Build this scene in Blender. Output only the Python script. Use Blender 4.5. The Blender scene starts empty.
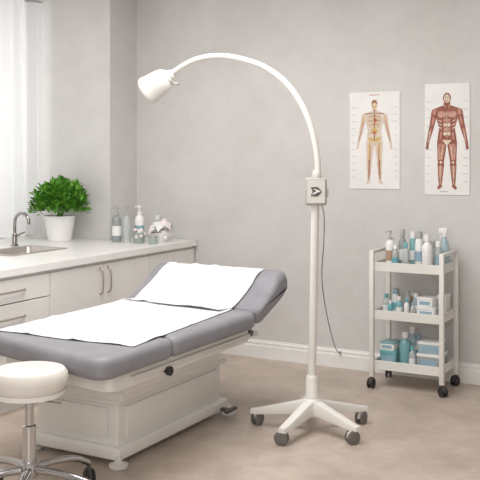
import bpy, bmesh, math, random
from mathutils import Vector, Matrix, noise
random.seed(7)
scene = bpy.context.scene
COL = scene.collection

# ---------------------------------------------------------------- materials
def lin(c):
    return tuple(((v/255)/12.92 if v/255 <= 0.04045 else (((v/255)+0.055)/1.055)**2.4) for v in c)

def mat(name, rgb, rough=0.5, metal=0.0, rgb2=None, nscale=6.0, bump=0.0, bscale=200.0, trans=0.0, alpha=1.0, coat=0.0, detail=4.0, aniso=None, mottle=None):
    m = bpy.data.materials.new(name); m.use_nodes = True
    nt = m.node_tree; b = nt.nodes["Principled BSDF"]
    c = lin(rgb)
    c2 = lin(rgb2) if rgb2 else tuple(min(1, v*0.93) for v in c)
    tc = nt.nodes.new("ShaderNodeTexCoord")
    nz = nt.nodes.new("ShaderNodeTexNoise"); nz.inputs["Scale"].default_value = nscale; nz.inputs["Detail"].default_value = detail
    nt.links.new(tc.outputs["Object"], nz.inputs["Vector"])
    cr = nt.nodes.new("ShaderNodeValToRGB")
    cr.color_ramp.elements[0].position = 0.3; cr.color_ramp.elements[0].color = (*c2, 1)
    cr.color_ramp.elements[1].position = 0.7; cr.color_ramp.elements[1].color = (*c, 1)
    nt.links.new(nz.outputs["Fac"], cr.inputs["Fac"])
    colout = cr.outputs["Color"]
    if mottle:
        sc, amt = mottle
        n3 = nt.nodes.new("ShaderNodeTexNoise"); n3.inputs["Scale"].default_value = sc; n3.inputs["Detail"].default_value = 8; n3.inputs["Roughness"].default_value = .65
        n3.inputs["Distortion"].default_value = .6
        nt.links.new(tc.outputs["Object"], n3.inputs["Vector"])
        r3 = nt.nodes.new("ShaderNodeValToRGB"); r3.color_ramp.elements[0].position=.32; r3.color_ramp.elements[1].position=.68
        lo = 1-amt; r3.color_ramp.elements[0].color=(lo,lo,lo,1); r3.color_ramp.elements[1].color=(1,1,1,1)
        nt.links.new(n3.outputs["Fac"], r3.inputs["Fac"])
        mx = nt.nodes.new("ShaderNodeMix"); mx.data_type='RGBA'; mx.blend_type='MULTIPLY'; mx.inputs[0].default_value=1
        nt.links.new(colout, mx.inputs[6]); nt.links.new(r3.outputs["Color"], mx.inputs[7]); colout = mx.outputs[2]
    nt.links.new(colout, b.inputs["Base Color"])
    b.inputs["Roughness"].default_value = rough
    b.inputs["Metallic"].default_value = metal
    b.inputs["Transmission Weight"].default_value = trans
    b.inputs["Alpha"].default_value = alpha
    b.inputs["Coat Weight"].default_value = coat
    if bump > 0:
        n2 = nt.nodes.new("ShaderNodeTexNoise"); n2.inputs["Scale"].default_value = bscale; n2.inputs["Detail"].default_value = 3
        if aniso:
            mp = nt.nodes.new("ShaderNodeMapping"); mp.inputs["Scale"].default_value = aniso
            nt.links.new(tc.outputs["Object"], mp.inputs["Vector"]); nt.links.new(mp.outputs["Vector"], n2.inputs["Vector"])
        else:
            nt.links.new(tc.outputs["Object"], n2.inputs["Vector"])
        bp = nt.nodes.new("ShaderNodeBump"); bp.inputs["Strength"].default_value = bump; bp.inputs["Distance"].default_value = 0.01
        nt.links.new(n2.outputs["Fac"], bp.inputs["Height"]); nt.links.new(bp.outputs["Normal"], b.inputs["Normal"])
    return m

M = {}
M['wall'] = mat("wall_plaster", (216,213,211), 0.9, rgb2=(207,204,201), nscale=2.2, bump=0.25, bscale=70, detail=10, aniso=(1,1,.3), mottle=(7,.05))
M['ceil'] = mat("ceiling_paint", (240,239,238), 0.9)
M['floor'] = mat("floor_vinyl", (206,191,178), 0.45, rgb2=(184,168,155), nscale=2.6, bump=0.04, bscale=90, detail=12, mottle=(8,.19))
M['trim'] = mat("trim_paint", (240,238,235), 0.45)
M['cab'] = mat("cabinet_lacquer", (238,235,231), 0.4, nscale=2)
M['top'] = mat("worktop_white", (240,238,235), 0.3, rgb2=(232,229,225), nscale=5)
M['steel'] = mat("brushed_steel", (196,188,181), 0.35, 0.9, nscale=30)
M['chrome'] = mat("chrome", (200,200,202), 0.12, 1.0)
M['tapmetal'] = mat("tap_chrome", (160,156,152), 0.18, 1.0)
M['nickel'] = mat("satin_nickel", (196,186,176), 0.35, 0.8)
M['grey'] = mat("grey_vinyl_upholstery", (144,143,149), 0.5, rgb2=(134,133,139), nscale=9, bump=0.06, bscale=400)
M['enamel'] = mat("cream_enamel", (232,229,223), 0.35, nscale=3, coat=0.2)
M['enamel2'] = mat("cream_plastic", (218,214,208), 0.45, nscale=3)
M['white'] = mat("white_plastic", (242,240,238), 0.35)
M['seat'] = mat("cream_vinyl", (228,223,215), 0.45, nscale=8, bump=0.05, bscale=300)
M['paper'] = mat("paper_sheet", (226,225,227), 0.85, rgb2=(216,215,218), nscale=3, bump=0.6, bscale=7)
M['black'] = mat("black_rubber", (44,42,42), 0.6)
M['dark'] = mat("dark_plastic", (80,77,76), 0.45)
M['wheel'] = mat("grey_rubber", (114,109,105), 0.5)
M['poster'] = mat("poster_paper", (238,236,234), 0.5)
M['red'] = mat("print_red_muscle", (164,100,84), 0.6, rgb2=(128,70,58), nscale=40)
M['red2'] = mat("print_light_muscle", (206,156,138), 0.6, rgb2=(180,120,102), nscale=50)
M['bone'] = mat("print_bone", (232,220,204), 0.6, rgb2=(204,184,160), nscale=50)
M['skin'] = mat("print_skin_tone", (222,208,194), 0.6, rgb2=(206,186,168), nscale=40)
M['brown'] = mat("print_brown", (158,108,78), 0.6)
M['ochre'] = mat("print_ochre", (208,176,104), 0.6)
M['ink'] = mat("print_grey_ink", (190,186,184), 0.6)
M['inkred'] = mat("print_red_ink", (188,100,84), 0.6)
M['leaf'] = mat("leaf_green", (112,172,56), 0.5, rgb2=(66,126,34), nscale=14)
M['soil'] = mat("soil", (60,45,35), 0.9)
M['teal'] = mat("teal_plastic", (112,178,184), 0.35)
M['aqua'] = mat("aqua_clear_plastic", (160,218,222), 0.15, trans=0.45, nscale=3)
M['paleblue'] = mat("pale_blue_plastic", (200,224,232), 0.2, trans=0.35)
M['clear'] = mat("clear_plastic", (236,240,240), 0.1, trans=0.6)
M['smoke'] = mat("smoke_grey_plastic", (172,177,178), 0.2, trans=0.25)
M['amber'] = mat("amber_brown_plastic", (184,152,130), 0.3)
M['lab'] = mat("label_white", (238,238,236), 0.6)
M['labteal'] = mat("label_teal", (110,176,186), 0.6)
M['labblue'] = mat("label_blue_grey", (150,178,194), 0.6)
M['pink'] = mat("pale_pink_cotton", (236,226,222), 0.9)
M['sage'] = mat("sage_green_glass", (190,206,198), 0.2, trans=0.4)
M['greyp'] = mat("grey_plastic", (178,176,174), 0.4)

# sheer curtain
def sheer():
    m = bpy.data.materials.new("sheer_curtain"); m.use_nodes = True
    nt = m.node_tree; nt.nodes.clear()
    out = nt.nodes.new("ShaderNodeOutputMaterial")
    d = nt.nodes.new("ShaderNodeBsdfDiffuse"); t = nt.nodes.new("ShaderNodeBsdfTranslucent"); tr = nt.nodes.new("ShaderNodeBsdfTransparent")
    w = nt.nodes.new("ShaderNodeTexWave"); w.inputs["Scale"].default_value = 60
    tc = nt.nodes.new("ShaderNodeTexCoord"); nt.links.new(tc.outputs["Object"], w.inputs["Vector"])
    cr = nt.nodes.new("ShaderNodeValToRGB"); cr.color_ramp.elements[0].color = (.84,.84,.84,1); cr.color_ramp.elements[1].color = (.92,.92,.92,1)
    nt.links.new(w.outputs["Fac"], cr.inputs["Fac"])
    nt.links.new(cr.outputs["Color"], d.inputs["Color"]); nt.links.new(cr.outputs["Color"], t.inputs["Color"])
    a = nt.nodes.new("ShaderNodeMixShader"); a.inputs[0].default_value = 0.5
    nt.links.new(d.outputs[0], a.inputs[1]); nt.links.new(t.outputs[0], a.inputs[2])
    b = nt.nodes.new("ShaderNodeMixShader"); b.inputs[0].default_value = 0.05
    nt.links.new(a.outputs[0], b.inputs[1]); nt.links.new(tr.outputs[0], b.inputs[2])
    nt.links.new(b.outputs[0], out.inputs["Surface"])
    return m
M['sheer'] = sheer()

# ---------------------------------------------------------------- helpers
def finish(name, bm, mats, parent=None, loc=(0,0,0), smooth=True, label=None, rot=None, angle=35, recalc=True):
    if recalc: bmesh.ops.recalc_face_normals(bm, faces=bm.faces)
    me = bpy.data.meshes.new(name); bm.to_mesh(me); bm.free()
    if not isinstance(mats, (list, tuple)): mats = [mats]
    for m in mats: me.materials.append(M[m])
    if smooth:
        for p in me.polygons: p.use_smooth = True
        me.set_sharp_from_angle(angle=math.radians(angle))
    o = bpy.data.objects.new(name, me); COL.objects.link(o)
    o.location = loc
    if rot: o.rotation_euler = rot
    if parent: o.parent = parent
    if label: o["label"] = label
    return o

def tag(o, label, cat, group=None):
    o["label"] = label; o["category"] = cat
    if group: o["group"] = group
    return o

def thing(name, label, cat, loc=(0,0,0), rot=None, group=None):
    e = bpy.data.objects.new(name, None); e.empty_display_size = 0.05
    COL.objects.link(e); e.location = loc
    if rot: e.rotation_euler = rot
    return tag(e, label, cat, group)

def structure(o):
    o["kind"] = "structure"; return o

def merge(bm, other, mi=0):
    for f in other.faces: f.material_index = mi
    me = bpy.data.meshes.new("tmp"); other.to_mesh(me); other.free()
    bm.from_mesh(me); bpy.data.meshes.remove(me)

def box(x0,x1,y0,y1,z0,z1, bev=0.0, seg=2):
    bm = bmesh.new(); bmesh.ops.create_cube(bm, size=1)
    for v in bm.verts:
        v.co = Vector((x0+(v.co.x+.5)*(x1-x0), y0+(v.co.y+.5)*(y1-y0), z0+(v.co.z+.5)*(z1-z0)))
    if bev > 0:
        bmesh.ops.bevel(bm, geom=bm.edges[:], offset=bev, segments=seg, profile=0.5, affect='EDGES')
    return bm

def boxes(lst, bev=0.0, seg=2):
    bm = bmesh.new()
    for b in lst:
        merge(bm, box(*b[:6], bev=bev, seg=seg), b[6] if len(b) > 6 else 0)
    return bm

def lathe(profile, seg=32, cx=0, cy=0):
    bm = bmesh.new(); rings = []
    for r, z in profile:
        if r < 1e-6: rings.append([bm.verts.new((cx,cy,z))])
        else: rings.append([bm.verts.new((cx+r*math.cos(2*math.pi*i/seg), cy+r*math.sin(2*math.pi*i/seg), z)) for i in range(seg)])
    for a, b in zip(rings, rings[1:]):
        for i in range(seg):
            j = (i+1) % seg
            if len(a) == 1 and len(b) == 1: continue
            if len(a) == 1: bm.faces.new((a[0], b[i], b[j]))
            elif len(b) == 1: bm.faces.new((a[i], a[j], b[0]))
            else: bm.faces.new((a[i], a[j], b[j], b[i]))
    for r in (rings[0], rings[-1]):
        if len(r) > 1: bm.faces.new(r)
    return bm

def xform(bm, mtx):
    bmesh.ops.transform(bm, matrix=mtx, verts=bm.verts); return bm

def smooth_path(pts, n=8):
    pts = [Vector(p) for p in pts]
    if len(pts) < 3: return pts
    out = []
    P = [pts[0]*2-pts[1]] + pts + [pts[-1]*2-pts[-2]]
    for i in range(1, len(P)-2):
        p0,p1,p2,p3 = P[i-1],P[i],P[i+1],P[i+2]
        for k in range(n):
            t = k/n
            out.append(0.5*((2*p1)+(-p0+p2)*t+(2*p0-5*p1+4*p2-p3)*t*t+(-p0+3*p1-3*p2+p3)*t*t*t))
    out.append(pts[-1]); return out

def tube(pts, r, seg=12, n=8, smoothp=True):
    path = smooth_path(pts, n) if smoothp else [Vector(p) for p in pts]
    bm = bmesh.new(); rings = []
    rr = r if callable(r) else (lambda t: r)
    t0 = (path[1]-path[0]).normalized()
    up = Vector((0,0,1)) if abs(t0.z) < 0.9 else Vector((1,0,0))
    nrm = t0.cross(up).normalized()
    for i, p in enumerate(path):
        if i == 0: t = t0
        elif i == len(path)-1: t = (path[-1]-path[-2]).normalized()
        else: t = (path[i+1]-path[i-1]).normalized()
        nrm = (nrm - t*nrm.dot(t)).normalized(); bn = t.cross(nrm)
        rad = rr(i/(len(path)-1))
        rings.append([bm.verts.new(p + (nrm*math.cos(2*math.pi*k/seg)+bn*math.sin(2*math.pi*k/seg))*rad) for k in range(seg)])
    for a, b in zip(rings, rings[1:]):
        for k in range(seg):
            bm.faces.new((a[k], a[(k+1)%seg], b[(k+1)%seg], b[k]))
    bm.faces.new(rings[0][::-1]); bm.faces.new(rings[-1])
    return bm

def round_poly(pts, rads, seg=6):
    out = []; n = len(pts)
    for i in range(n):
        p = Vector(pts[i]).to_2d(); a = Vector(pts[i-1]).to_2d(); b = Vector(pts[(i+1)%n]).to_2d()
        r = rads[i] if isinstance(rads, (list,tuple)) else rads
        if r <= 0: out.append(p); continue
        d1 = (a-p).normalized(); d2 = (b-p).normalized()
        s = p+d1*r; e = p+d2*r
        for k in range(seg+1):
            t = k/seg
            out.append(s*(1-t)**2 + p*2*t*(1-t) + e*t*t)
    return out

def prism(poly, z0, z1, bev=0.0, seg=3):
    bm = bmesh.new()
    lo = [bm.verts.new((p[0],p[1],z0)) for p in poly]
    hi = [bm.verts.new((p[0],p[1],z1)) for p in poly]
    bot = bm.faces.new(lo[::-1]); topf = bm.faces.new(hi)
    n = len(poly)
    for i in range(n):
        bm.faces.new((lo[i], lo[(i+1)%n], hi[(i+1)%n], hi[i]))
    if bev > 0:
        ed = list(set(list(bot.edges)+list(topf.edges)))
        bmesh.ops.bevel(bm, geom=ed, offset=bev, segments=seg, profile=0.5, affect='EDGES')
    return bm

def padded(poly, z0, z1, r, seg=6, crown=0.0):
    """cushion: outline rings inset along a quarter-round at top and bottom"""
    n = len(poly)
    P = [Vector(p).to_2d() for p in poly]
    nr = []
    for i in range(n):
        d = (P[(i+1)%n]-P[i-1])
        if d.length < 1e-9: d = Vector((1,0))
        d.normalize(); nr.append(Vector((-d.y, d.x)))
    area_ = sum(P[i].x*P[(i+1)%n].y-P[(i+1)%n].x*P[i].y for i in range(n))
    if area_ < 0: nr = [-v for v in nr]
    bm = bmesh.new(); rings = []
    lv = []
    for k in range(seg+1):
        a = math.pi/2*k/seg; lv.append((r*(1-math.sin(a)), z0+r*(1-math.cos(a))))
    for k in range(seg+1):
        a = math.pi/2*k/seg; lv.append((r*(1-math.cos(a)), z1-r*(1-math.sin(a))))
    for ins, z in lv:
        rings.append([bm.verts.new((P[i].x+nr[i].x*ins, P[i].y+nr[i].y*ins, z)) for i in range(n)])
    for a, b in zip(rings, rings[1:]):
        for i in range(n): bm.faces.new((a[i],a[(i+1)%n],b[(i+1)%n],b[i]))
    bm.faces.new(rings[0][::-1]); bm.faces.new(rings[-1])
    return bm

def lofted_pad(poly, z0, z1, r, cx, cy, hu, hv_, seg=8):
    """side profile swept across the width, ends pulled in toward (cx,cy) along a quarter-round"""
    bm = bmesh.new(); rings = []; lv = []
    for k in range(seg+1):
        a = math.pi/2*k/seg; lv.append((r*(1-math.sin(a)), z0+r*(1-math.cos(a))))
    for k in range(seg+1):
        a = math.pi/2*k/seg; lv.append((r*(1-math.cos(a)), z1-r*(1-math.sin(a))))
    for ins, z in lv:
        su = 1-ins/hu; sv = 1-ins/hv_
        rings.append([bm.verts.new((cx+(p.x-cx)*su, cy+(p.y-cy)*sv, z)) for p in poly])
    n = len(poly)
    for a, b in zip(rings, rings[1:]):
        for i in range(n): bm.faces.new((a[i],a[(i+1)%n],b[(i+1)%n],b[i]))
    bm.faces.new(rings[0][::-1]); bm.faces.new(rings[-1])
    return bm

RX = lambda a: Matrix.Rotation(math.radians(a), 4, 'X')
RY = lambda a: Matrix.Rotation(math.radians(a), 4, 'Y')
RZ = lambda a: Matrix.Rotation(math.radians(a), 4, 'Z')
T = lambda x,y,z: Matrix.Translation((x,y,z))

def caster(parent, x, y, r=0.03, yaw=0, top=None, name="caster", wheelm='black', forkm='greyp'):
    """twin-wheel caster standing on z=0; stem rises to `top`"""
    top = top or r*2.6
    c = finish(name, lathe([(0,r*1.7),(r*.45,r*1.7),(r*.45,r*2.1),(r*.28,r*2.15),(r*.28,top),(0,top)],16), forkm, parent, (x,y,0))
    prof = [(-r*1.0,r*.9),(-r*.9,r*1.6),(-r*.3,r*2.05),(r*.4,r*2.05),(r*.6,r*1.7),(r*.2,r*.9)]
    h = prism([Vector(p) for p in prof], -r*.2, r*.2, r*.05)
    xform(h, RZ(yaw) @ T(-r*.2,0,0) @ RX(90))
    finish("fork", h, forkm, c)
    for s in (-1, 1):
        w = lathe([(0,-r*.22),(r*.8,-r*.22),(r,-r*.12),(r,r*.12),(r*.8,r*.22),(0,r*.22)],24)
        xform(w, RZ(yaw) @ T(-r*.35, s*r*.45, r) @ RX(90))
        finish("wheel", w, wheelm, c)
    return c

# ---------------------------------------------------------------- room shell
YB = 6.3; XL = -4.5; XO = -5.4; YN0 = 3.6; YN1 = 5.925; H = 3.1; XR = 1.6; YF = -1.6
def wallbox(name, lst, m='wall'):
    return structure(finish(name, boxes(lst), m, smooth=False))
wallbox("floor", [(-5.6,XR+.1,YF-.1,YB+.1,-.1,0)], 'floor')
wallbox("ceiling", [(-5.6,XR+.1,YF-.1,YB+.1,H,H+.1)], 'ceil')
wallbox("wall_back", [(-5.6,XR+.1,YB,YB+.1,0,H)])
wallbox("wall_left", [(XO,XL,YN1,YB,0,H)])
wallbox("wall_left_near", [(XO,XL,YF,YN0,0,H)])
wallbox("wall_right", [(XR,XR+.1,YF,YB,0,H)])
wallbox("wall_front", [(-5.6,XR+.1,YF-.1,YF,0,H)])
WY0, WY1, WZ0, WZ1 = 3.7, 5.86, .96, 3.0
wallbox("wall_outer", [(XO-.2,XO,YN0,WY0,0,H),(XO-.2,XO,WY1,YN1,0,H),(XO-.2,XO,WY0,WY1,0,WZ0),(XO-.2,XO,WY0,WY1,WZ1,H)])
fr = [(XO-.14,XO-.08,WY0,WY0+.06,WZ0,WZ1),(XO-.14,XO-.08,WY1-.06,WY1,WZ0,WZ1),(XO-.14,XO-.08,WY0+.06,WY1-.06,WZ0,WZ0+.06),(XO-.14,XO-.08,WY0+.06,WY1-.06,WZ1-.06,WZ1),
      (XO-.13,XO-.09,4.77,4.83,WZ0+.06,WZ1-.06)]
structure(finish("window_1", boxes(fr, .004), 'trim'))
def bb(name, x0, x1):
    prof = [(0,0),(.022,0),(.022,.095),(.016,.099),(.014,.112),(.018,.116),(.016,.124),(.007,.130),(.006,.138),(0,.140)]
    bm = bmesh.new()
    a = [bm.verts.new((x0, YB-p[0], p[1])) for p in prof]; b = [bm.verts.new((x1, YB-p[0], p[1])) for p in prof]
    bm.faces.new(a); bm.faces.new(b[::-1])
    for i in range(len(prof)):
        j = (i+1)%len(prof); bm.faces.new((a[i],a[j],b[j],b[i]))
    structure(finish(name, bm, 'trim', angle=20))
bb("baseboard_back", -3.9, XR)

# ---------------------------------------------------------------- curtain + rod
bm = bmesh.new(); ny, nz = 420, 18
g = []
for i in range(ny+1):
    y = 3.68 + (5.885-3.68)*i/ny; row = []
    for k in range(nz+1):
        z = .925 + (2.89-.925)*k/nz
        s = 1-.25*k/nz
        x = XO+.18 + s*(.040*math.sin(y*40+1.6*math.sin(y*7)) + .020*math.sin(y*17+z*.5) + .010*math.sin(y*95+z*.8))
        row.append(bm.verts.new((x,y,z)))
    g.append(row)
for i in range(ny):
    for k in range(nz): bm.faces.new((g[i][k],g[i+1][k],g[i+1][k+1],g[i][k+1]))
cur = thing("curtain", "sheer white curtain with soft vertical folds hung in the window niche", "curtain", (0,0,0))
finish("curtain_fabric", bm, 'sheer', cur, angle=180)
rod = thing("curtain_rod", "slim grey metal curtain rod above the niche window", "curtain rod")
finish("rod", xform(lathe([(0,0),(.012,0),(.012,2.30),(0,2.30)],16), T(XO+.18,3.61,2.905) @ RX(-90)), 'greyp', rod)
for y in (3.9,5.85):
    finish("bracket", boxes([(XO,XO+.18,y-.01,y+.01,2.917,2.935),(XO,XO+.01,y-.02,y+.02,2.88,2.96)],.002), 'greyp', rod)

# ---------------------------------------------------------------- counter run
XF = -3.887
CT0, CT1 = .858, .903
SX0,SX1,SY0,SY1 = -4.76,-4.38,4.66,5.24
ct = finish("countertop", boxes([(-5.38,SX0,3.605,5.92,CT0,CT1),(SX1,XF,3.605,6.285,CT0,CT1),(SX0,SX1,3.605,SY0,CT0,CT1),(SX0,SX1,SY1,5.92,CT0,CT1),(-4.495,SX1,5.92,6.285,CT0,CT1)]), 'top', smooth=False)
tag(ct, "long white worktop with inset steel sink, running into the window niche", "countertop")
def handle(parent, p0, p1, out=.03, label=None):
    p0 = Vector(p0); p1 = Vector(p1); o = Vector((out,0,0)); d = (p1-p0)
    bm = tube([p0, p0+o*.75+d*.06, p0+o+d*.25, p0+o*1.1+d*.5, p0+o+d*.75, p0+o*.75+d*.94, p1], .0065, 10, 6)
    return finish("handle", bm, 'nickel', parent, label=label)
CX = -3.93
def carcass(name, y0, y1, label):
    c = thing(name, label, "cabinet", (CX, y0, 0))
    w = y1-y0; dpt = -.565
    finish("body", boxes([(dpt,0,0.001,.018,.1,.857),(dpt,0,w-.018,w-.001,.1,.857),(dpt,dpt+.015,.018,w-.018,.1,.857),(dpt+.015,0,.018,w-.018,.1,.118),
        (dpt+.05,-.05,.001,w-.001,0,.1),(-.02,0,.018,w-.018,.83,.857)]), 'cab', c, smooth=False)
    return c, w
def panel(parent, name, y0, y1, z0, z1):
    bm = box(0.001,.02,y0,y1,z0,z1,.002,1)
    return finish(name, bm, 'cab', parent)
c, w = carcass("drawer_cabinet", 3.61, 4.513, "white base cabinet with stacked drawers and metal bar handles")
for z0,z1 in ((.69,.835),(.515,.683),(.12,.508)):
    d = panel(c, "drawer", .004, w-.004, z0, z1)
    zc = (z0+z1)/2 if z1 > .6 else .43
    handle(d, (.02, w/2-.13, zc), (.02, w/2+.21, zc))
c, w = carcass("base_cabinet", 4.513, 5.637, "white double-door base cabinet with vertical metal handles under the sink")
for a,b,hy in ((.004,w/2-.002,w/2-.045),(w/2+.002,w-.004,w/2+.045)):
    d = panel(c, "door", a, b, .12, .835)
    handle(d, (.02,hy,.63), (.02,hy,.81))
c, w = carcass("base_cabinet", 5.637, 6.285, "white single-door base cabinet at the end against the wall")
panel(c, "door", .004, w-.004, .12, .835)

# sink
sk = thing("sink", "inset rectangular brushed steel sink with a slim rim in the worktop", "sink", ((SX0+SX1)/2,(SY0+SY1)/2,CT1))
hx,hy = (SX1-SX0)/2,(SY1-SY0)/2
bm = bmesh.new()
def ring(rx,ry,z,rad,cy=0):
    return [bm.verts.new((p.x,p.y+cy,z)) for p in round_poly([(-rx,-ry),(rx,-ry),(rx,ry),(-rx,ry)], rad, 5)]
rs = [ring(hx+.012,hy+.012,0.0005,.03), ring(hx+.012,hy+.012,.005,.03), ring(hx-.03,hy-.03,.005,.05), ring(hx-.035,hy-.035,-.002,.05), ring(hx-.06,hy-.06,-.13,.07), ring(.03,.03,-.135,.02)]
for a,b in zip(rs,rs[1:]):
    for i in range(len(a)): bm.faces.new((a[i],a[(i+1)%len(a)],b[(i+1)%len(a)],b[i]))
bm.faces.new(rs[-1])
finish("basin", bm, 'steel', sk)
finish("drain", lathe([(0,-.133),(.028,-.133),(.03,-.13),(.02,-.129),(0,-.129)],20), 'chrome', sk)
# faucet
fa = thing("faucet", "chrome gooseneck faucet with side lever behind the sink", "faucet", (-4.84,5.18,CT1))
finish("base", lathe([(0,0),(.028,0),(.028,.012),(.02,.02),(.02,.09),(.015,.1),(0,.1)],24), 'tapmetal', fa)
finish("spout", tube([(0,0,.09),(0,0,.16),(.01,0,.215),(.05,0,.25),(.1,0,.25),(.135,0,.215),(.14,0,.17)], .0125, 14), 'tapmetal', fa)
finish("lever", tube([(0,.015,.07),(0,.05,.085),(.01,.1,.1)], lambda t:.009-.003*t, 10), 'tapmetal', fa)

# ---------------------------------------------------------------- plant
pl = thing("potted_plant", "bushy bright green plant in a white tapered pot on the worktop", "plant", (-4.83,5.69,CT1))
finish("pot", lathe([(0,0),(.088,0),(.093,.005),(.125,.19),(.13,.205),(.118,.205),(.112,.18),(0,.18)],40), 'white', pl)
finish("soil", lathe([(0,.181),(.112,.181),(.1,.19),(0,.193)],24), 'soil', pl)
bm = bmesh.new()
def leaf(bm, pos, dirv, L, W):
    dirv = dirv.normalized(); side = dirv.cross(Vector((random.uniform(-.4,.4),random.uniform(-.4,.4),1))).normalized(); up = side.cross(dirv)
    pts = [(0,0,0),(.35,.5,.06),(.7,.42,.04),(1,0,-.1),(.7,-.42,.04),(.35,-.5,.06),(.5,0,-.02)]
    v = [bm.verts.new(pos+dirv*(a*L)+side*(b*W)+up*(c_*L)) for a,b,c_ in pts]
    for i in range(6):
        if i in (5,): bm.faces.new((v[5],v[0],v[6]))
        else: bm.faces.new((v[i],v[i+1],v[6]))
for i in range(1700):
    th = random.uniform(0,2*math.pi); ph = random.uniform(-.3,1); rr = random.uniform(.45,1)**.6
    cz = .285
    ph = math.asin(max(-1,min(1,ph)))
    lump = 1+.13*math.sin(3*th+1)+.08*math.sin(5*th)
    p = Vector((math.cos(th)*math.cos(ph)*.20*rr*lump, math.sin(th)*math.cos(ph)*.20*rr*lump, cz+math.sin(ph)*.2*rr*(1+.1*math.sin(4*th))))
    d = (p-Vector((0,0,.16))).normalized()+Vector((random.uniform(-.7,.7),random.uniform(-.7,.7),random.uniform(-.5,.5)))
    leaf(bm, p, d, random.uniform(.035,.06), random.uniform(.024,.036))
finish("foliage", bm, 'leaf', pl, smooth=False)
bm = bmesh.new()
for i in range(22):
    a = random.uniform(0,6.28); r = random.uniform(.05,.17)
    merge(bm, tube([(random.uniform(-.03,.03),random.uniform(-.03,.03),.185),(math.cos(a)*r*.4,math.sin(a)*r*.4,.27),(math.cos(a)*r,math.sin(a)*r,.4)], .003, 5, 4))
finish("stems", bm, 'leaf', pl)

# ---------------------------------------------------------------- bottles
def bottle(name, loc, h, r, bodym, capm, labm=None, kind='screw', label="bottle", group=None, sq=False, cat="bottle"):
    e = thing(name, label, cat, loc, group=group)
    nk = h*.76
    if kind == 'pump':
        prof = [(0,0),(r*.94,0),(r,.004),(r,nk*.80),(r*.95,nk*.86),(r*.78,nk*.92),(r*.45,nk*.96),(r*.38,nk),(0,nk)]
        finish("body", lathe(prof,24), bodym, e)
        cap = lathe([(0,nk),(r*.5,nk),(r*.5,nk+h*.06),(r*.16,nk+h*.07),(r*.14,h*.95),(r*.42,h*.95),(r*.42,h),(0,h)],16)
        merge(cap, tube([(0,0,h*.975),(-r*.7,0,h*.975),(-r*1.15,0,h*.945)], r*.15, 8, 4))
        finish("pump", cap, capm, e)
    elif kind == 'spray':
        prof = [(0,0),(r*.94,0),(r,.004),(r,nk*.6),(r*.9,nk*.72),(r*.6,nk*.86),(r*.4,nk*.95),(r*.38,nk),(0,nk)]
        finish("body", lathe(prof,24), bodym, e)
        cap = lathe([(0,nk),(r*.48,nk),(r*.48,nk+h*.07),(0,nk+h*.07)],16)
        merge(cap, box(-r*1.1,r*.6,-r*.3,r*.3,nk+h*.07,h*.97,r*.12))
        merge(cap, tube([(-r*.5,0,nk+h*.1),(-r*.8,0,nk+h*.02),(-r*.75,0,nk-h*.05)], r*.12, 6, 4))
        finish("spray_head", cap, capm, e)
    elif kind == 'flip':
        nk = h*.80
        prof = [(0,0),(r*.9,0),(r,.006),(r*1.0,nk*.5),(r*.95,nk*.8),(r*.82,nk*.95),(r*.7,nk),(0,nk)]
        finish("body", lathe(prof,24), bodym, e)
        finish("cap", lathe([(0,nk),(r*.74,nk),(r*.72,h*.96),(r*.6,h),(0,h)],20), capm, e)
    else:
        nk = h*.82
        prof = [(0,0),(r*.94,0),(r,.004),(r,nk*.72),(r*.93,nk*.80),(r*.7,nk*.89),(r*.45,nk*.95),(r*.42,nk),(0,nk)]
        finish("body", lathe(prof,24), bodym, e)
        finish("cap", lathe([(0,nk-.002),(r*.55,nk-.002),(r*.55,h*.99),(r*.5,h),(0,h)],18), capm, e)
    if labm:
        finish("bottle_label", lathe([(r*1.012,h*.18),(r*1.03,h*.18),(r*1.03,h*.46),(r*1.012,h*.46)],24), labm, e)
    return e
Z = CT1+.0005
bottle("pump_bottle", (-4.37,5.84,Z), .28,.037,'smoke','greyp','lab','pump',"grey soap bottle with grey pump on the worktop")
bottle("glass_bottle", (-4.29,5.87,Z), .29,.031,'clear','greyp',None,'pump',"clear glass pump bottle with grey top on the worktop")
bottle("lotion_bottle", (-4.21,5.93,Z), .29,.037,'white','white','labblue','pump',"white lotion pump bottle with blue-grey label")
jar = thing("cotton_jar", "sage glass jar filled with pale cotton balls on the worktop", "jar", (-4.15,5.84,Z))
finish("jar_body", lathe([(0,0),(.04,0),(.045,.01),(.045,.08),(.048,.085),(.043,.086),(.04,.02),(0,.018)],28), 'sage', jar)
bm = bmesh.new()
for i in range(18):
    a = i*2.4; r=.024*(i%3)/1.3
    s = bmesh.new(); bmesh.ops.create_icosphere(s, subdivisions=2, radius=.016); xform(s, T(math.cos(a)*r, math.sin(a)*r, .045+.007*(i//2))); merge(bm, s)
o = finish("cotton_filling", bm, 'pink', jar); o["kind"]="stuff"
bowl = thing("treatment_bowl", "white ceramic bowl heaped with crumpled pale tissues", "bowl", (-4.07,6.02,Z))
finish("bowl_body", lathe([(0,0),(.05,0),(.055,.008),(.093,.06),(.098,.075),(.09,.075),(.055,.02),(0,.016)],32), 'white', bowl)
rt = random.Random(11)
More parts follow.
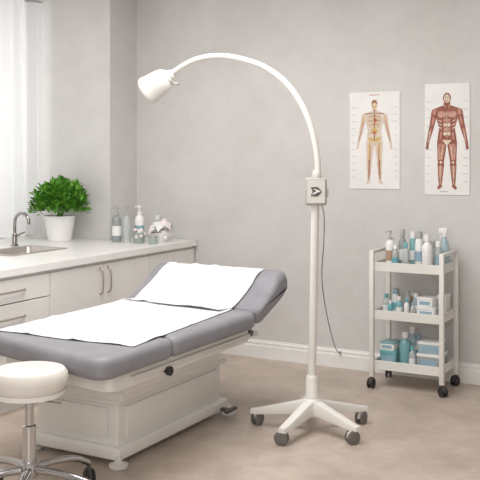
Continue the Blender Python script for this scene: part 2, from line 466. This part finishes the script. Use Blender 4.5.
for i in range(6):
    bm = bmesh.new(); nn = 10; gg = []
    a0 = i*1.3; rad = .026+.01*(i%2)
    for u in range(nn+1):
        row = []
        for v in range(nn+1):
            x = (u/nn-.5)*.13; y = (v/nn-.5)*.13
            rr_ = math.hypot(x,y)
            z = .055 - rr_*rr_*10 + noise.noise(Vector((x*30+i*7,y*30,i)))*.028
            row.append(bm.verts.new((x*.85,y*.85,z)))
        gg.append(row)
    for u in range(nn):
        for v in range(nn): bm.faces.new((gg[u][v],gg[u+1][v],gg[u+1][v+1],gg[u][v+1]))
    xform(bm, T(math.cos(a0)*rad, math.sin(a0)*rad, .055+.013*i) @ RZ(i*40) @ RY(rt.uniform(-20,20)))
    finish("tissue", bm, 'pink' if i%2 else 'lab', bowl, angle=180)
sm = thing("small_jar", "small lidded sage jar on the worktop", "jar", (-4.02,5.85,Z))
finish("jar_body", lathe([(0,0),(.03,0),(.032,.004),(.032,.05),(.03,.055),(0,.055)],24),'sage',sm)
finish("lid", lathe([(0,.055),(.034,.055),(.034,.066),(.01,.07),(.008,.08),(0,.082)],24),'greyp',sm)
bottle("squeeze_bottle", (-4.18,6.14,Z), .2,.03,'paleblue','white',None,'screw',"pale blue squeeze bottle with white cap near the wall")

# ---------------------------------------------------------------- treatment bed
bed = thing("treatment_bed", "grey padded examination bed on a white enamel pedestal with raised headrest", "examination bed", (0,0,0))
XA, XB = -3.43, -2.47
MZ0, MZ1 = .578, .684
HY = 4.67; SY = 3.79
def cushion(name, poly, rads, z0, z1, r=.04):
    return finish(name, padded(round_poly(poly, rads, 8), z0, z1, r, 7), 'grey', bed, angle=70)
cushion("leg_cushion", [(XB,3.19),(XB,SY-.004),(XA,SY+.036),(XA,3.42)], [.14,.05,.05,.10], MZ0, MZ1)
cushion("seat_cushion", [(XB,SY+.004),(XB,HY-.005),(XA,HY-.005),(XA,SY+.044)], [.05,.05,.05,.05], MZ0, MZ1)
ang = 22; L = .40
prof = [(-.005,-.10),(L-.03,-.108),(L+.045,-.075),(L+.045,.045),(L-.07,.052),(L-.17,.015),(.03,0),(-.005,0)]
hp = round_poly(prof, [.045,.07,.055,.055,.05,.05,.02,.03], 8)
bm = lofted_pad(hp, XA, XB, .045, L/2, -.035, .24, .085, 9)
mt = Matrix(((0,0,1,0),(1,0,0,0),(0,1,0,0),(0,0,0,1)))
xform(bm, mt); xform(bm, T(0,HY+.005,MZ1-.003) @ RX(ang))
finish("head_cushion", bm, 'grey', bed, angle=80)
finish("upper_frame", prism(round_poly([(-2.54,3.34),(-2.54,4.72),(-3.35,4.72),(-3.35,3.50)], .05, 5), .495, .577, .012, 3), 'enamel', bed)
finish("frame_rail", boxes([(-2.546,-2.526,3.5,4.78,.515,.545)],.006), 'enamel2', bed)
finish("pedestal_neck", boxes([(-3.31,-2.67,3.64,4.58,.40,.497)],.014,3), 'enamel', bed)
finish("pedestal_step", boxes([(-3.31,-2.74,3.70,4.68,.340,.405)],.010,3), 'enamel', bed)
finish("pedestal_lip", boxes([(-3.365,-2.77,3.72,4.83,.315,.345)],.008,3), 'enamel', bed)
finish("pedestal", boxes([(-3.34,-2.80,3.75,4.80,.085,.32)],.010,3), 'enamel', bed)
finish("side_panel", boxes([(-2.802,-2.790,3.82,4.74,.13,.29)],.004,2), 'enamel', bed)
finish("end_panel", boxes([(-3.28,-2.86,3.740,3.752,.13,.29)],.004,2), 'enamel', bed)
finish("plinth", boxes([(-3.37,-2.765,3.715,4.835,.032,.10)],.012,3), 'enamel', bed)
for x,y in ((-2.775,3.725),(-3.36,3.75),(-2.76,4.83),(-3.35,4.80)):
    finish("foot_pad", lathe([(0,0),(.045,0),(.05,.006),(.05,.02),(.02,.032),(.016,.06),(0,.06)],24), 'enamel2', bed, (x,y,0))
finish("adjuster_knob", xform(lathe([(0,0),(.012,0),(.012,.02),(.022,.02),(.024,.04),(.018,.045),(0,.045)],20), T(-2.545,3.80,.51) @ RY(90)), 'black', bed)
for bx in (-2.60,-3.3):
    finish("head_bracket", tube([(bx,4.42,.53),(bx,4.66,.54),(bx,4.84,.64)], .014, 10, 6), 'enamel', bed)
finish("hinge_knob", xform(lathe([(0,0),(.018,0),(.02,.025),(.0,.027)],20), T(-2.55,4.70,.545) @ RY(90)), 'dark', bed)
finish("pedal", boxes([(-2.79,-2.70,4.74,4.78,.04,.055),(-2.715,-2.69,4.70,4.82,.04,.06)],.005), 'dark', bed)

# sheets
def sheet(name, fn, nu, nv, label):
    bm = bmesh.new()
    g = [[bm.verts.new(fn(i/nu, k/nv)) for k in range(nv+1)] for i in range(nu+1)]
    for i in range(nu):
        for k in range(nv): bm.faces.new((g[i][k],g[i+1][k],g[i+1][k+1],g[i][k+1]))
    o = finish(name, bm, 'paper', None, angle=180)
    md = o.modifiers.new("thickness", 'SOLIDIFY'); md.thickness = .002; md.offset = 1
    return tag(o, label, "sheet")
def crease(x, y, seed):
    # sharp-edged shallow fold ridges
    a = abs(noise.noise(Vector((x*3.2+y*1.6, y*1.3, seed))))
    b = abs(noise.noise(Vector((x*7-y*4, y*3+x*2, seed+4))))
    return max(0, .5-a*3)*.012 + max(0, .4-b*3)*.005
def f1(u, v):
    xl = -3.385; xr = -2.52 + (-2.62+2.52)*v
    y0 = 3.475+.02*u + .008*math.sin(u*9); y1 = HY-.03
    x = xl+(xr-xl)*u; y = y0+(y1-y0)*v
    return (x, y, MZ1+.0035+crease(x,y,1.3))
sheet("bed_sheet", f1, 110, 150, "long white disposable sheet laid flat on the bed cushions")
ca, sa = math.cos(math.radians(ang)), math.sin(math.radians(ang))
def f2(u, v):
    x = -3.36 + u*.72 + .03*v
    path = [(-.10,None),(-.01,.005),(.05,.004),(L-.22,.014),(L-.15,.026),(L-.10,.040),(L-.06,.047),(L-.0,.046),(L+.028,.030),(L+.046,-.005)]
    t = v*(len(path)-1); i = min(int(t), len(path)-2); fr_ = t-i
    def w(p):
        if p[1] is None: return Vector((0,HY-.10, MZ1+.016))
        a,b = p; return Vector((0, HY+.005+a*ca-b*sa, MZ1-.003+a*sa+b*ca+.006))
    q = w(path[i]).lerp(w(path[i+1]), fr_)
    n = crease(x*1.3, v*1.1, 6.2)*1.3
    return (x, q.y - .06*u*max(0,1-v*6), q.z+n)
sheet("headrest_sheet", f2, 90, 110, "white paper cover draped over the raised headrest")

# ---------------------------------------------------------------- arc lamp
LX, LY = -2.178, 4.795
lamp = thing("examination_lamp", "white arched floor-standing examination lamp on a five-star wheeled base", "floor lamp", (LX,LY,0))
finish("hub", lathe([(0,.085),(.054,.085),(.058,.095),(.058,.165),(.050,.18),(.042,.185),(0,.185)],32), 'enamel', lamp)
R = .335
for a in (51,123,195,267,339):
    t = math.radians(a)
    bm = bmesh.new()
    secs = [(.03,.036,.095,.176),(.10,.032,.09,.158),(.24,.029,.078,.124),(R-.02,.028,.072,.106),(R+.030,.022,.072,.098)]
    rg = []
    for s,wd,z0,z1 in secs:
        pr = round_poly([(-wd,z0),(wd,z0),(wd*.85,z1),(-wd*.85,z1)], .004, 2)
        rg.append([bm.verts.new((s,p.x,p.y)) for p in pr])
    for p,q in zip(rg,rg[1:]):
        for i in range(len(p)): bm.faces.new((p[i],p[(i+1)%len(p)],q[(i+1)%len(p)],q[i]))
    bm.faces.new(rg[0]); bm.faces.new(rg[-1])
    xform(bm, RZ(a))
    finish("leg", bm, 'enamel', lamp)
    caster(lamp, R*math.cos(t), R*math.sin(t), .038, yaw=a+random.uniform(20,110), top=.084, wheelm='wheel', forkm='enamel2')
finish("sleeve", lathe([(0,.18),(.042,.18),(.042,.20),(.037,.21),(.037,.30),(.031,.315),(0,.315)],32), 'enamel', lamp)
finish("pole", tube([(0,0,.31),(.022,0,1.33)], .0235, 24, smoothp=False), 'enamel', lamp)
apts = [(-.03,1.44),(-.038,1.50),(-.032,1.6),(0,1.746),(.058,1.882),(.156,2.014),(.288,2.115),(.445,2.177),(.621,2.211),(.803,2.196),(.965,2.126),(1.0,2.105)]
finish("arc_arm", tube([(-s,0,z) for s,z in apts], .0175, 18), 'enamel', lamp)
finish("collar", lathe([(0,.0),(.024,0),(.028,.01),(.026,.04),(.02,.05),(0,.05)],24), 'enamel2', lamp, (.032,0,1.462))
cb = finish("control_box", xform(boxes([(-.062,.062,-.045,.045,0,.16)],.012,3), RZ(25)), 'greyp', lamp, (.025,0,1.308))
fm = RZ(25)
face = box(-.052,.052,-.0475,-.045,.014,.146,.002,1); xform(face, fm)
finish("face_plate", face, 'enamel2', cb)
# emblem: small dark curved pointed mark with one light sweeping stroke
em = bmesh.new()
badge = round_poly([(-.032,-.026),(.010,-.028),(.036,.0),(.010,.028),(-.032,.026),(-.018,.0)], .008, 5)
merge(em, xform(prism(badge,0,.0015), T(0,-.0476,.08) @ RX(90)),0)
sw = [(-.020,.017),(.000,.015),(.016,.008),(.028,-.001),(.010,-.003),(-.010,-.014),(-.024,-.015),(-.006,-.001),(.004,.004),(-.004,.010)]
merge(em, xform(prism([Vector(p) for p in sw],0,.001), T(0,-.0492,.08) @ RX(90)),1)
xform(em, fm)
finish("emblem", em, ['dark','enamel'], cb)
finish("side_switch", xform(boxes([(.062,.072,-.02,.02,.05,.1)],.003), fm), 'enamel2', cb)
hv = Vector((-.85,-.12,-.50)).normalized()
q = Vector((0,0,1)).rotation_difference(hv).to_matrix().to_4x4()
start = Vector((-.965,0,2.118))
prof = [(0,0),(.026,0),(.032,.006),(.034,.026),(.044,.030),(.046,.042),(.060,.050),(.073,.070),(.080,.10),(.085,.14),(.089,.185),(.093,.192),(.093,.206),(.089,.215),(.082,.215),(.078,.18),(.06,.1),(0,.08)]
finish("lamp_shade", xform(lathe(prof,40), T(*start) @ q), 'enamel', lamp)
finish("lens", xform(lathe([(0,.19),(.079,.19),(.079,.198),(0,.202)],32), T(*start) @ q), 'white', lamp)
finish("aim_handle", xform(tube([(0.03,0,.03),(.06,0,.025),(.075,0,.0)], .011, 10, 4), T(*start) @ q @ RZ(180)), 'greyp', lamp)
finish("power_cord", tube([(.06,-.0,1.315),(.072,.01,1.25),(.041,.08,1.10),(-.05,.258,.836),(-.218,.737,.5),(-.38,1.25,.2),(-.44,1.472,.118)], .003, 8, 8), 'wheel', lamp)
finish("plug", xform(lathe([(0,0),(.01,0),(.012,.015),(.006,.026),(0,.027)],16), T(-.44,1.482,.118) @ RX(90)), 'greyp', lamp)

# ---------------------------------------------------------------- trolley
TX0,TX1,TY0,TY1 = -2.21,-1.72,5.86,6.2
tc_ = ((TX0+TX1)/2,(TY0+TY1)/2)
tr = thing("utility_trolley", "white three-tier wheeled utility trolley holding clinic supplies", "trolley", (tc_[0],tc_[1],0))
hw,hd = (TX1-TX0)/2,(TY1-TY0)/2
TH = .945
for sx in (-1,1):
    for sy in (-1,1):
        finish("post", boxes([(-.016,.016,-.016,.016,.075,TH)],.005), 'enamel', tr, (sx*hw,sy*hd,0))
        caster(tr, sx*hw, sy*hd, .033, yaw=random.uniform(-60,60)+90, top=.078, wheelm='black', forkm='dark')
def tray(z):
    t_=.004; lip=.055; a=hw-.014; b=hd-.014
    finish("shelf", boxes([(-a,a,-b,b,z,z+t_),(-a,a,-b-.006,-b,z-.018,z+lip-.01),(-a,a,b,b+.006,z-.018,z+lip-.01),(-a-.006,-a,-b,b,z-.018,z+lip-.01),(a,a+.006,-b,b,z-.018,z+lip-.01)],.0015,1), 'enamel', tr)
for z in (.82,.49,.145): tray(z)
for sx in (-1,1):
    finish("side_rail", boxes([(-.012,.012,-hd,hd,TH-.024,TH)],.005), 'enamel', tr, (sx*hw,0,0))
finish("back_rail", boxes([(-hw,hw,-.01,.01,TH-.024,TH-.002)],.004), 'enamel', tr, (0,hd,0))

g1 = "bottles on the trolley top shelf"
def tb(x, y, zs, *a, **k):
    return bottle(k.pop('name','bottle'), (x,y,zs+.0005), *a, **k)
zt,zm,zl = .824,.494,.149
tb(-2.12,5.98,zt,.25,.032,'lab','greyp','amber','pump',"white pump bottle with tan label on the trolley",g1,name="pump_bottle")
tb(-2.14,6.09,zt,.20,.027,'amber','white',None,'pump',"tan pump bottle with white top on the trolley",g1,name="pump_bottle")
tb(-2.052,6.04,zt,.26,.028,'smoke','greyp','lab','screw',"grey bottle with white label on the trolley",g1)
tb(-1.995,6.10,zt,.24,.027,'aqua','white','lab','flip',"aqua bottle with white cap and label on the trolley",g1)
tb(-1.995,5.94,zt,.175,.024,'clear','teal',None,'screw',"short clear bottle with teal cap on the trolley",g1)
tb(-1.925,6.02,zt,.25,.031,'white','greyp','labblue','flip',"white bottle with grey cap and blue-grey label",g1)
tb(-1.85,5.96,zt,.235,.036,'white','white',None,'screw',"plain white screw-cap bottle on the trolley",g1)
tb(-1.86,6.11,zt,.18,.026,'clear','greyp',None,'flip',"short clear bottle with grey cap",g1)
tb(-1.785,6.0,zt,.19,.025,'clear','white','labblue','flip',"clear bottle with white cap and blue label",g1)
tb(-1.775,6.11,zt,.28,.036,'paleblue','white',None,'spray',"tall pale blue spray bottle on the trolley",g1,name="spray_bottle")
tb(-2.065,5.93,zt,.16,.022,'clear','white','labteal','screw',"short clear bottle with white cap and teal label",g1)
tb(-1.925,6.13,zt,.21,.027,'teal','lab','lab','flip',"teal bottle with white label on the trolley",g1)
g2 = "small bottles on the trolley middle shelf"
for x,y,h,r,bm_,cm,lm,lb in ((-2.15,5.98,.14,.023,'clear','teal','lab',"small clear bottle with teal cap"),(-2.10,6.03,.17,.026,'lab','labblue','labteal',"small white bottle with teal label"),
    (-2.05,5.96,.13,.023,'aqua','white','lab',"small aqua bottle with white cap"),(-2.02,6.05,.16,.022,'clear','greyp','labblue',"small clear bottle with blue label"),
    (-1.995,5.96,.12,.019,'white','teal',None,"tiny white bottle with teal cap"),(-1.955,6.04,.15,.022,'paleblue','white','lab',"small pale blue bottle with white label"),(-2.12,6.12,.16,.022,'smoke','greyp','lab',"small grey bottle with grey cap"),(-2.01,6.13,.14,.022,'amber','white',None,"small tan bottle with white cap"),
    (-2.10,5.925,.105,.017,'teal','lab',None,"tiny teal bottle with white cap"),(-1.945,5.94,.10,.018,'clear','labblue',None,"tiny clear bottle with blue-grey cap"),(-2.165,6.06,.13,.02,'white','white','labblue',"small white bottle with blue label")):
    tb(x,y,zm,h,r,bm_,cm,lm,'screw' if h<.15 else 'flip',lb+" on the trolley",g2,name="small_bottle")
def carton(name, x, y, z, w, d, h, m, m2, label, yaw=0, group=None, cat="box"):
    e = thing(name, label, cat, (x,y,z), rot=(0,0,math.radians(yaw)), group=group)
    finish("box_body", boxes([(-w/2,w/2,-d/2,d/2,0,h)],.003), m, e)
    finish("box_lid", boxes([(-w/2-.003,w/2+.003,-d/2-.003,d/2+.003,h*.82,h+.003)],.003), m2, e)
    finish("printed_panel", boxes([(-w*.35,w*.35,-d/2-.0012,-d/2,h*.25,h*.65)]), 'labblue' if m!='teal' else 'lab', e, smooth=False)
    return e
g3="boxes on the trolley shelves"
carton("supply_box",-1.86,6.0,zm+.0005,.12,.12,.07,'lab','white',"white supply box on the middle trolley shelf",4,g3)
carton("supply_box",-1.86,6.0,zm+.0745,.11,.11,.06,'lab','white',"white supply box stacked on another white one",-5,g3)
carton("supply_box",-1.77,6.08,zm+.0005,.055,.12,.15,'lab','lab',"small upright white box on the middle trolley shelf",0,g3)
g4="supplies on the trolley bottom shelf"
carton("supply_box",-2.125,6.0,zl+.0005,.11,.14,.095,'aqua','teal',"aqua plastic box with teal lid on the bottom trolley shelf",3,g4)
carton("supply_box",-2.125,6.0,zl+.0995,.10,.13,.055,'lab','aqua',"white box with aqua lid stacked on an aqua one",-3,g4)
tb(-2.02,6.0,zl,.23,.040,'aqua','white',None,'screw',"large aqua bottle with white cap on the bottom shelf",g4)
tb(-2.0,6.1,zl,.25,.034,'paleblue','lab','lab','screw',"pale blue bottle with white label on the bottom shelf",g4)
carton("supply_box",-1.835,6.02,zl+.0005,.16,.17,.10,'clear','lab',"clear plastic container with white lid on the bottom shelf",0,g4)
carton("supply_box",-1.835,6.02,zl+.1045,.15,.16,.075,'paleblue','lab',"pale blue container stacked on a clear one",4,g4)
tb(-1.945,5.93,zl,.15,.022,'clear','teal','lab','screw',"small clear bottle with teal cap on the bottom shelf",g4)
tb(-1.955,6.1,zl,.20,.024,'lab','labblue','labteal','flip',"white bottle with teal label on the bottom shelf",g4)

# ---------------------------------------------------------------- stool
st = thing("stool", "round cream padded stool on a chrome five-star wheeled base", "stool", (-2.80,3.09,0))
sz = .640
finish("seat", lathe([(0,sz-.105),(.12,sz-.105),(.152,sz-.10),(.169,sz-.078),(.175,sz-.050),(.172,sz-.022),(.158,sz-.005),(.12,sz+.002),(0,sz+.003)],48), 'seat', st)
finish("seat_band", lathe([(.12,sz-.122),(.158,sz-.118),(.165,sz-.096),(.12,sz-.098)],48), 'white', st)
finish("seat_plate", lathe([(0,sz-.135),(.05,sz-.135),(.12,sz-.12),(.12,sz-.104),(0,sz-.104)],32), 'chrome', st)
finish("gas_lift", lathe([(0,.19),(.03,.19),(.03,.38),(.020,.385),(.020,sz-.12),(0,sz-.12)],24), 'chrome', st)
finish("height_lever", tube([(0,0,sz-.14),(.08,.02,sz-.145),(.15,.04,sz-.15)], .005, 8, 4), 'chrome', st)
finish("base_hub", lathe([(0,.15),(.04,.15),(.045,.16),(.042,.21),(.034,.22),(0,.22)],24), 'chrome', st)
RS = .39
for k in range(5):
    a = 86+72*k; t = math.radians(a)
    finish("leg", tube([(.03*math.cos(t),.03*math.sin(t),.185),(.16*math.cos(t),.16*math.sin(t),.175),(.30*math.cos(t),.30*math.sin(t),.145),(RS*math.cos(t),RS*math.sin(t),.10)], lambda u:.020-.006*u, 12, 5), 'chrome', st)
    caster(st, RS*math.cos(t), RS*math.sin(t), .036, yaw=a+60, top=.098, wheelm='black', forkm='dark')

# ---------------------------------------------------------------- posters
LAY = [0]
def nl():
    LAY[0] += 1; return -LAY[0]*.00003
def flat(bm, pts, mi):
    y = nl()
    ar = sum(pts[i][0]*pts[(i+1)%len(pts)][1]-pts[(i+1)%len(pts)][0]*pts[i][1] for i in range(len(pts)))
    if ar < 0: pts = pts[::-1]
    f = bm.faces.new([bm.verts.new((p[0], y, p[1])) for p in pts]); f.material_index = mi
def capsule(bm, x1,z1,r1,x2,z2,r2,mi,lay=0,n=6):
    a = Vector((x1,z1)); b = Vector((x2,z2)); d = (b-a).normalized(); p = Vector((-d.y,d.x))
    pts = []
    for k in range(n+1):
        t = math.pi*k/n; pts.append(a + p*r1*math.cos(t) - d*r1*math.sin(t))
    for k in range(n+1):
        t = math.pi*k/n; pts.append(b - p*r2*math.cos(t) + d*r2*math.sin(t))
    flat(bm, pts, mi)
def ell(bm, x,z,rx,rz,mi,lay=0,n=20,rot=0):
    vs=[]
    for k in range(n):
        t = 2*math.pi*k/n; dx=rx*math.cos(t); dz=rz*math.sin(t)
        vs.append((x+dx*math.cos(rot)-dz*math.sin(rot), z+dx*math.sin(rot)+dz*math.cos(rot)))
    flat(bm, vs, mi)
def figure(S, muscular):
    LAY[0] = 0
    bm = bmesh.new()
    b0 = 0
    ell(bm,0,.93,.042,.055,b0)
    capsule(bm,0,.89,.028,0,.83,.034,b0)
    tor = [(-.04,.855),(-.125,.825),(-.138,.78),(-.11,.72),(-.082,.62),(-.095,.54),(-.1,.47),(0,.45),(.1,.47),(.095,.54),(.082,.62),(.11,.72),(.138,.78),(.125,.825),(.04,.855)]
    flat(bm, tor, b0)
    for s in (-1,1):
        capsule(bm,s*.128,.79,.034,s*.16,.64,.025,b0)
        capsule(bm,s*.162,.635,.026,s*.195,.50,.015,b0)
        capsule(bm,s*.198,.49,.017,s*.208,.43,.012,b0)
        for j in range(4): capsule(bm,s*(.196+.006*j),.44,.005,s*(.198+.008*j),.405+.004*abs(j-1.5),.004,b0,0,4)
        capsule(bm,s*.052,.48,.052,s*.064,.28,.033,b0)
        capsule(bm,s*.064,.25,.035,s*.07,.06,.018,b0)
        capsule(bm,s*.07,.03,.02,s*.088,.008,.014,b0)
    if muscular:
        ell(bm,0,.925,.03,.042,2); ell(bm,-.012,.935,.006,.005,0); ell(bm,.012,.935,.006,.005,0)
        capsule(bm,-.012,.905,.003,.012,.905,.003,0)
        for s in (-1,1):
            ell(bm,s*.052,.765,.048,.032,1); ell(bm,s*.13,.79,.019,.031,1,rot=s*.3)
            for j in range(4): capsule(bm,s*.02,.775-.012*j,.0015,s*.09,.79-.02*j,.0015,2)
            capsule(bm,s*.018,.84,.006,s*.04,.88,.004,1)
            for j in range(4): ell(bm,s*.021,.70-.045*j,.017,.019,2 if j%2 else 1)
            for j in range(3): capsule(bm,s*.06,.69-.035*j,.005,s*.085,.705-.035*j,.004,2)
            capsule(bm,s*.06,.57,.01,s*.07,.51,.007,1)
            ell(bm,s*.145,.70,.013,.045,1,rot=s*.2)
            capsule(bm,s*.17,.61,.009,s*.19,.52,.004,1); capsule(bm,s*.175,.58,.003,s*.193,.48,.003,2)
            for dx,w_ in ((-.025,.009),(0,.012),(.025,.009)):
                capsule(bm,s*(.054+dx),.45,w_,s*(.064+dx*.5),.30,w_*.6,1)
            capsule(bm,s*.042,.44,.0025,s*.058,.30,.0025,2); capsule(bm,s*.088,.42,.0025,s*.08,.30,.002,2)
            ell(bm,s*.064,.272,.013,.015,2)
            capsule(bm,s*.051,.225,.010,s*.062,.12,.004,1); capsule(bm,s*.081,.225,.010,s*.076,.12,.004,1)
            capsule(bm,s*.068,.24,.004,s*.071,.05,.003,2)
        capsule(bm,0,.79,.003,0,.53,.003,2)
        flat(bm,[(-.05,.5),(.05,.5),(0,.44)],2)
        mats = ['red','red2','bone']
    else:
        ell(bm,0,.955,.034,.032,1); ell(bm,0,.92,.026,.034,2); ell(bm,0,.93,.018,.02,0)
        capsule(bm,0,.87,.008,0,.50,.007,1)
        for s in (-1,1):
            for j in range(6): capsule(bm,s*.01,.80-.025*j,.004,s*(.075-.004*abs(j-2)),.785-.025*j,.004,2 if j%2 else 1)
            capsule(bm,s*.02,.83,.005,s*.12,.82,.005,1)
            capsule(bm,s*.13,.79,.007,s*.16,.64,.005,2); capsule(bm,s*.162,.63,.005,s*.195,.5,.004,1)
            capsule(bm,s*.135,.74,.004,s*.18,.56,.003,3)
            ell(bm,s*.04,.52,.038,.022,2,rot=s*.4)
            capsule(bm,s*.062,.48,.008,s*.066,.28,.007,2); capsule(bm,s*.048,.45,.004,s*.058,.1,.003,3)
            ell(bm,s*.066,.265,.010,.012,1); capsule(bm,s*.066,.25,.007,s*.071,.05,.005,1)
        ell(bm,.015,.745,.018,.022,3); ell(bm,0,.62,.04,.036,2); ell(bm,0,.6,.022,.018,3)
        mats = ['skin','brown','ochre','inkred']
    for v in bm.verts: v.co.x *= S; v.co.z *= S; 
    return bm, mats
def poster(name, x0, x1, z0, z1, musc, label):
    w = x1-x0; h = z1-z0
    e = thing(name, label, "poster", (x0+w/2, YB, z0))
    finish("poster_sheet", boxes([(-w/2,w/2,-.006,-.001,0,h)],.001,1), 'poster', e)
    bm, ms = figure(h*.875, musc)
    xform(bm, T(0,-.0062,h*.055))
    finish("printed_figure", bm, ms, e, smooth=False, recalc=False)
    bm = bmesh.new()
    rnd = random.Random(3 if musc else 5)
    for s in (-1,1):
        for j in range(11):
            z = h*(.12+.072*j); L_ = rnd.uniform(.02,.05)
            xo = w*.46*s
            a,b = sorted((xo, xo-s*L_)); 
            merge(bm, box(a,b,-.0066,-.0062,z,z+.0022),0)
            merge(bm, box(a if s<0 else b-L_*.7, a+L_*.7 if s<0 else b,-.0066,-.0062,z-.005,z-.0035),0)
    if not musc: merge(bm, box(-.04,.04,-.0066,-.0062,h*.965,h*.972),1)
    else: merge(bm, box(-w*.16,w*.02,-.0066,-.0062,h*.028,h*.036),0)
    o = finish("printed_captions", bm, ['ink','inkred'], e, smooth=False); o["kind"]="stuff"
poster("anatomy_poster", -2.549,-2.159,1.349,2.066,False,"unframed anatomy poster of a standing skeleton figure with fine captions")
poster("anatomy_poster", -1.972,-1.649,1.316,2.108,True,"unframed anatomy poster of a standing red muscle figure")

# ---------------------------------------------------------------- lights, world, camera
def area(name, loc, size, size_y, power, rot, col=(1,1,1)):
    l = bpy.data.lights.new(name, 'AREA'); l.shape='RECTANGLE'; l.size=size; l.size_y=size_y; l.energy=power; l.color=col
    o = bpy.data.objects.new(name, l); COL.objects.link(o); o.location=loc; o.rotation_euler=[math.radians(a) for a in rot]
    return o
area("overhead_fill", (-2.7,3.8,3.05), 2.0, 2.2, 84, (0,0,0), (1,.995,.98))  # added soft area light under the ceiling, no fixture modelled
area("camera_side_fill", (-.4,-.6,1.9), 2.4, 2.0, 78, (80,0,28), (1,.995,.98))  # added fill from behind the camera, not a lamp of the room
area("window_light", (XO-.45,4.8,2.0), 1.7, 1.8, 19, (0,-90,0), (1,1,1))
w = bpy.data.worlds.new("World"); scene.world = w; w.use_nodes = True
bg = w.node_tree.nodes["Background"]; bg.inputs[0].default_value=(1,1,1,1); bg.inputs[1].default_value=.85
cam = bpy.data.cameras.new("camera"); co = bpy.data.objects.new("camera", cam); COL.objects.link(co)
co.location=(0,0,1.6); co.rotation_euler=(math.radians(90),0,math.radians(29))
cam.sensor_width=36; cam.lens=67.5; cam.shift_y=-85/480; cam.clip_start=.05
scene.camera = co
scene.view_settings.view_transform='Standard'
scene.view_settings.look='None'
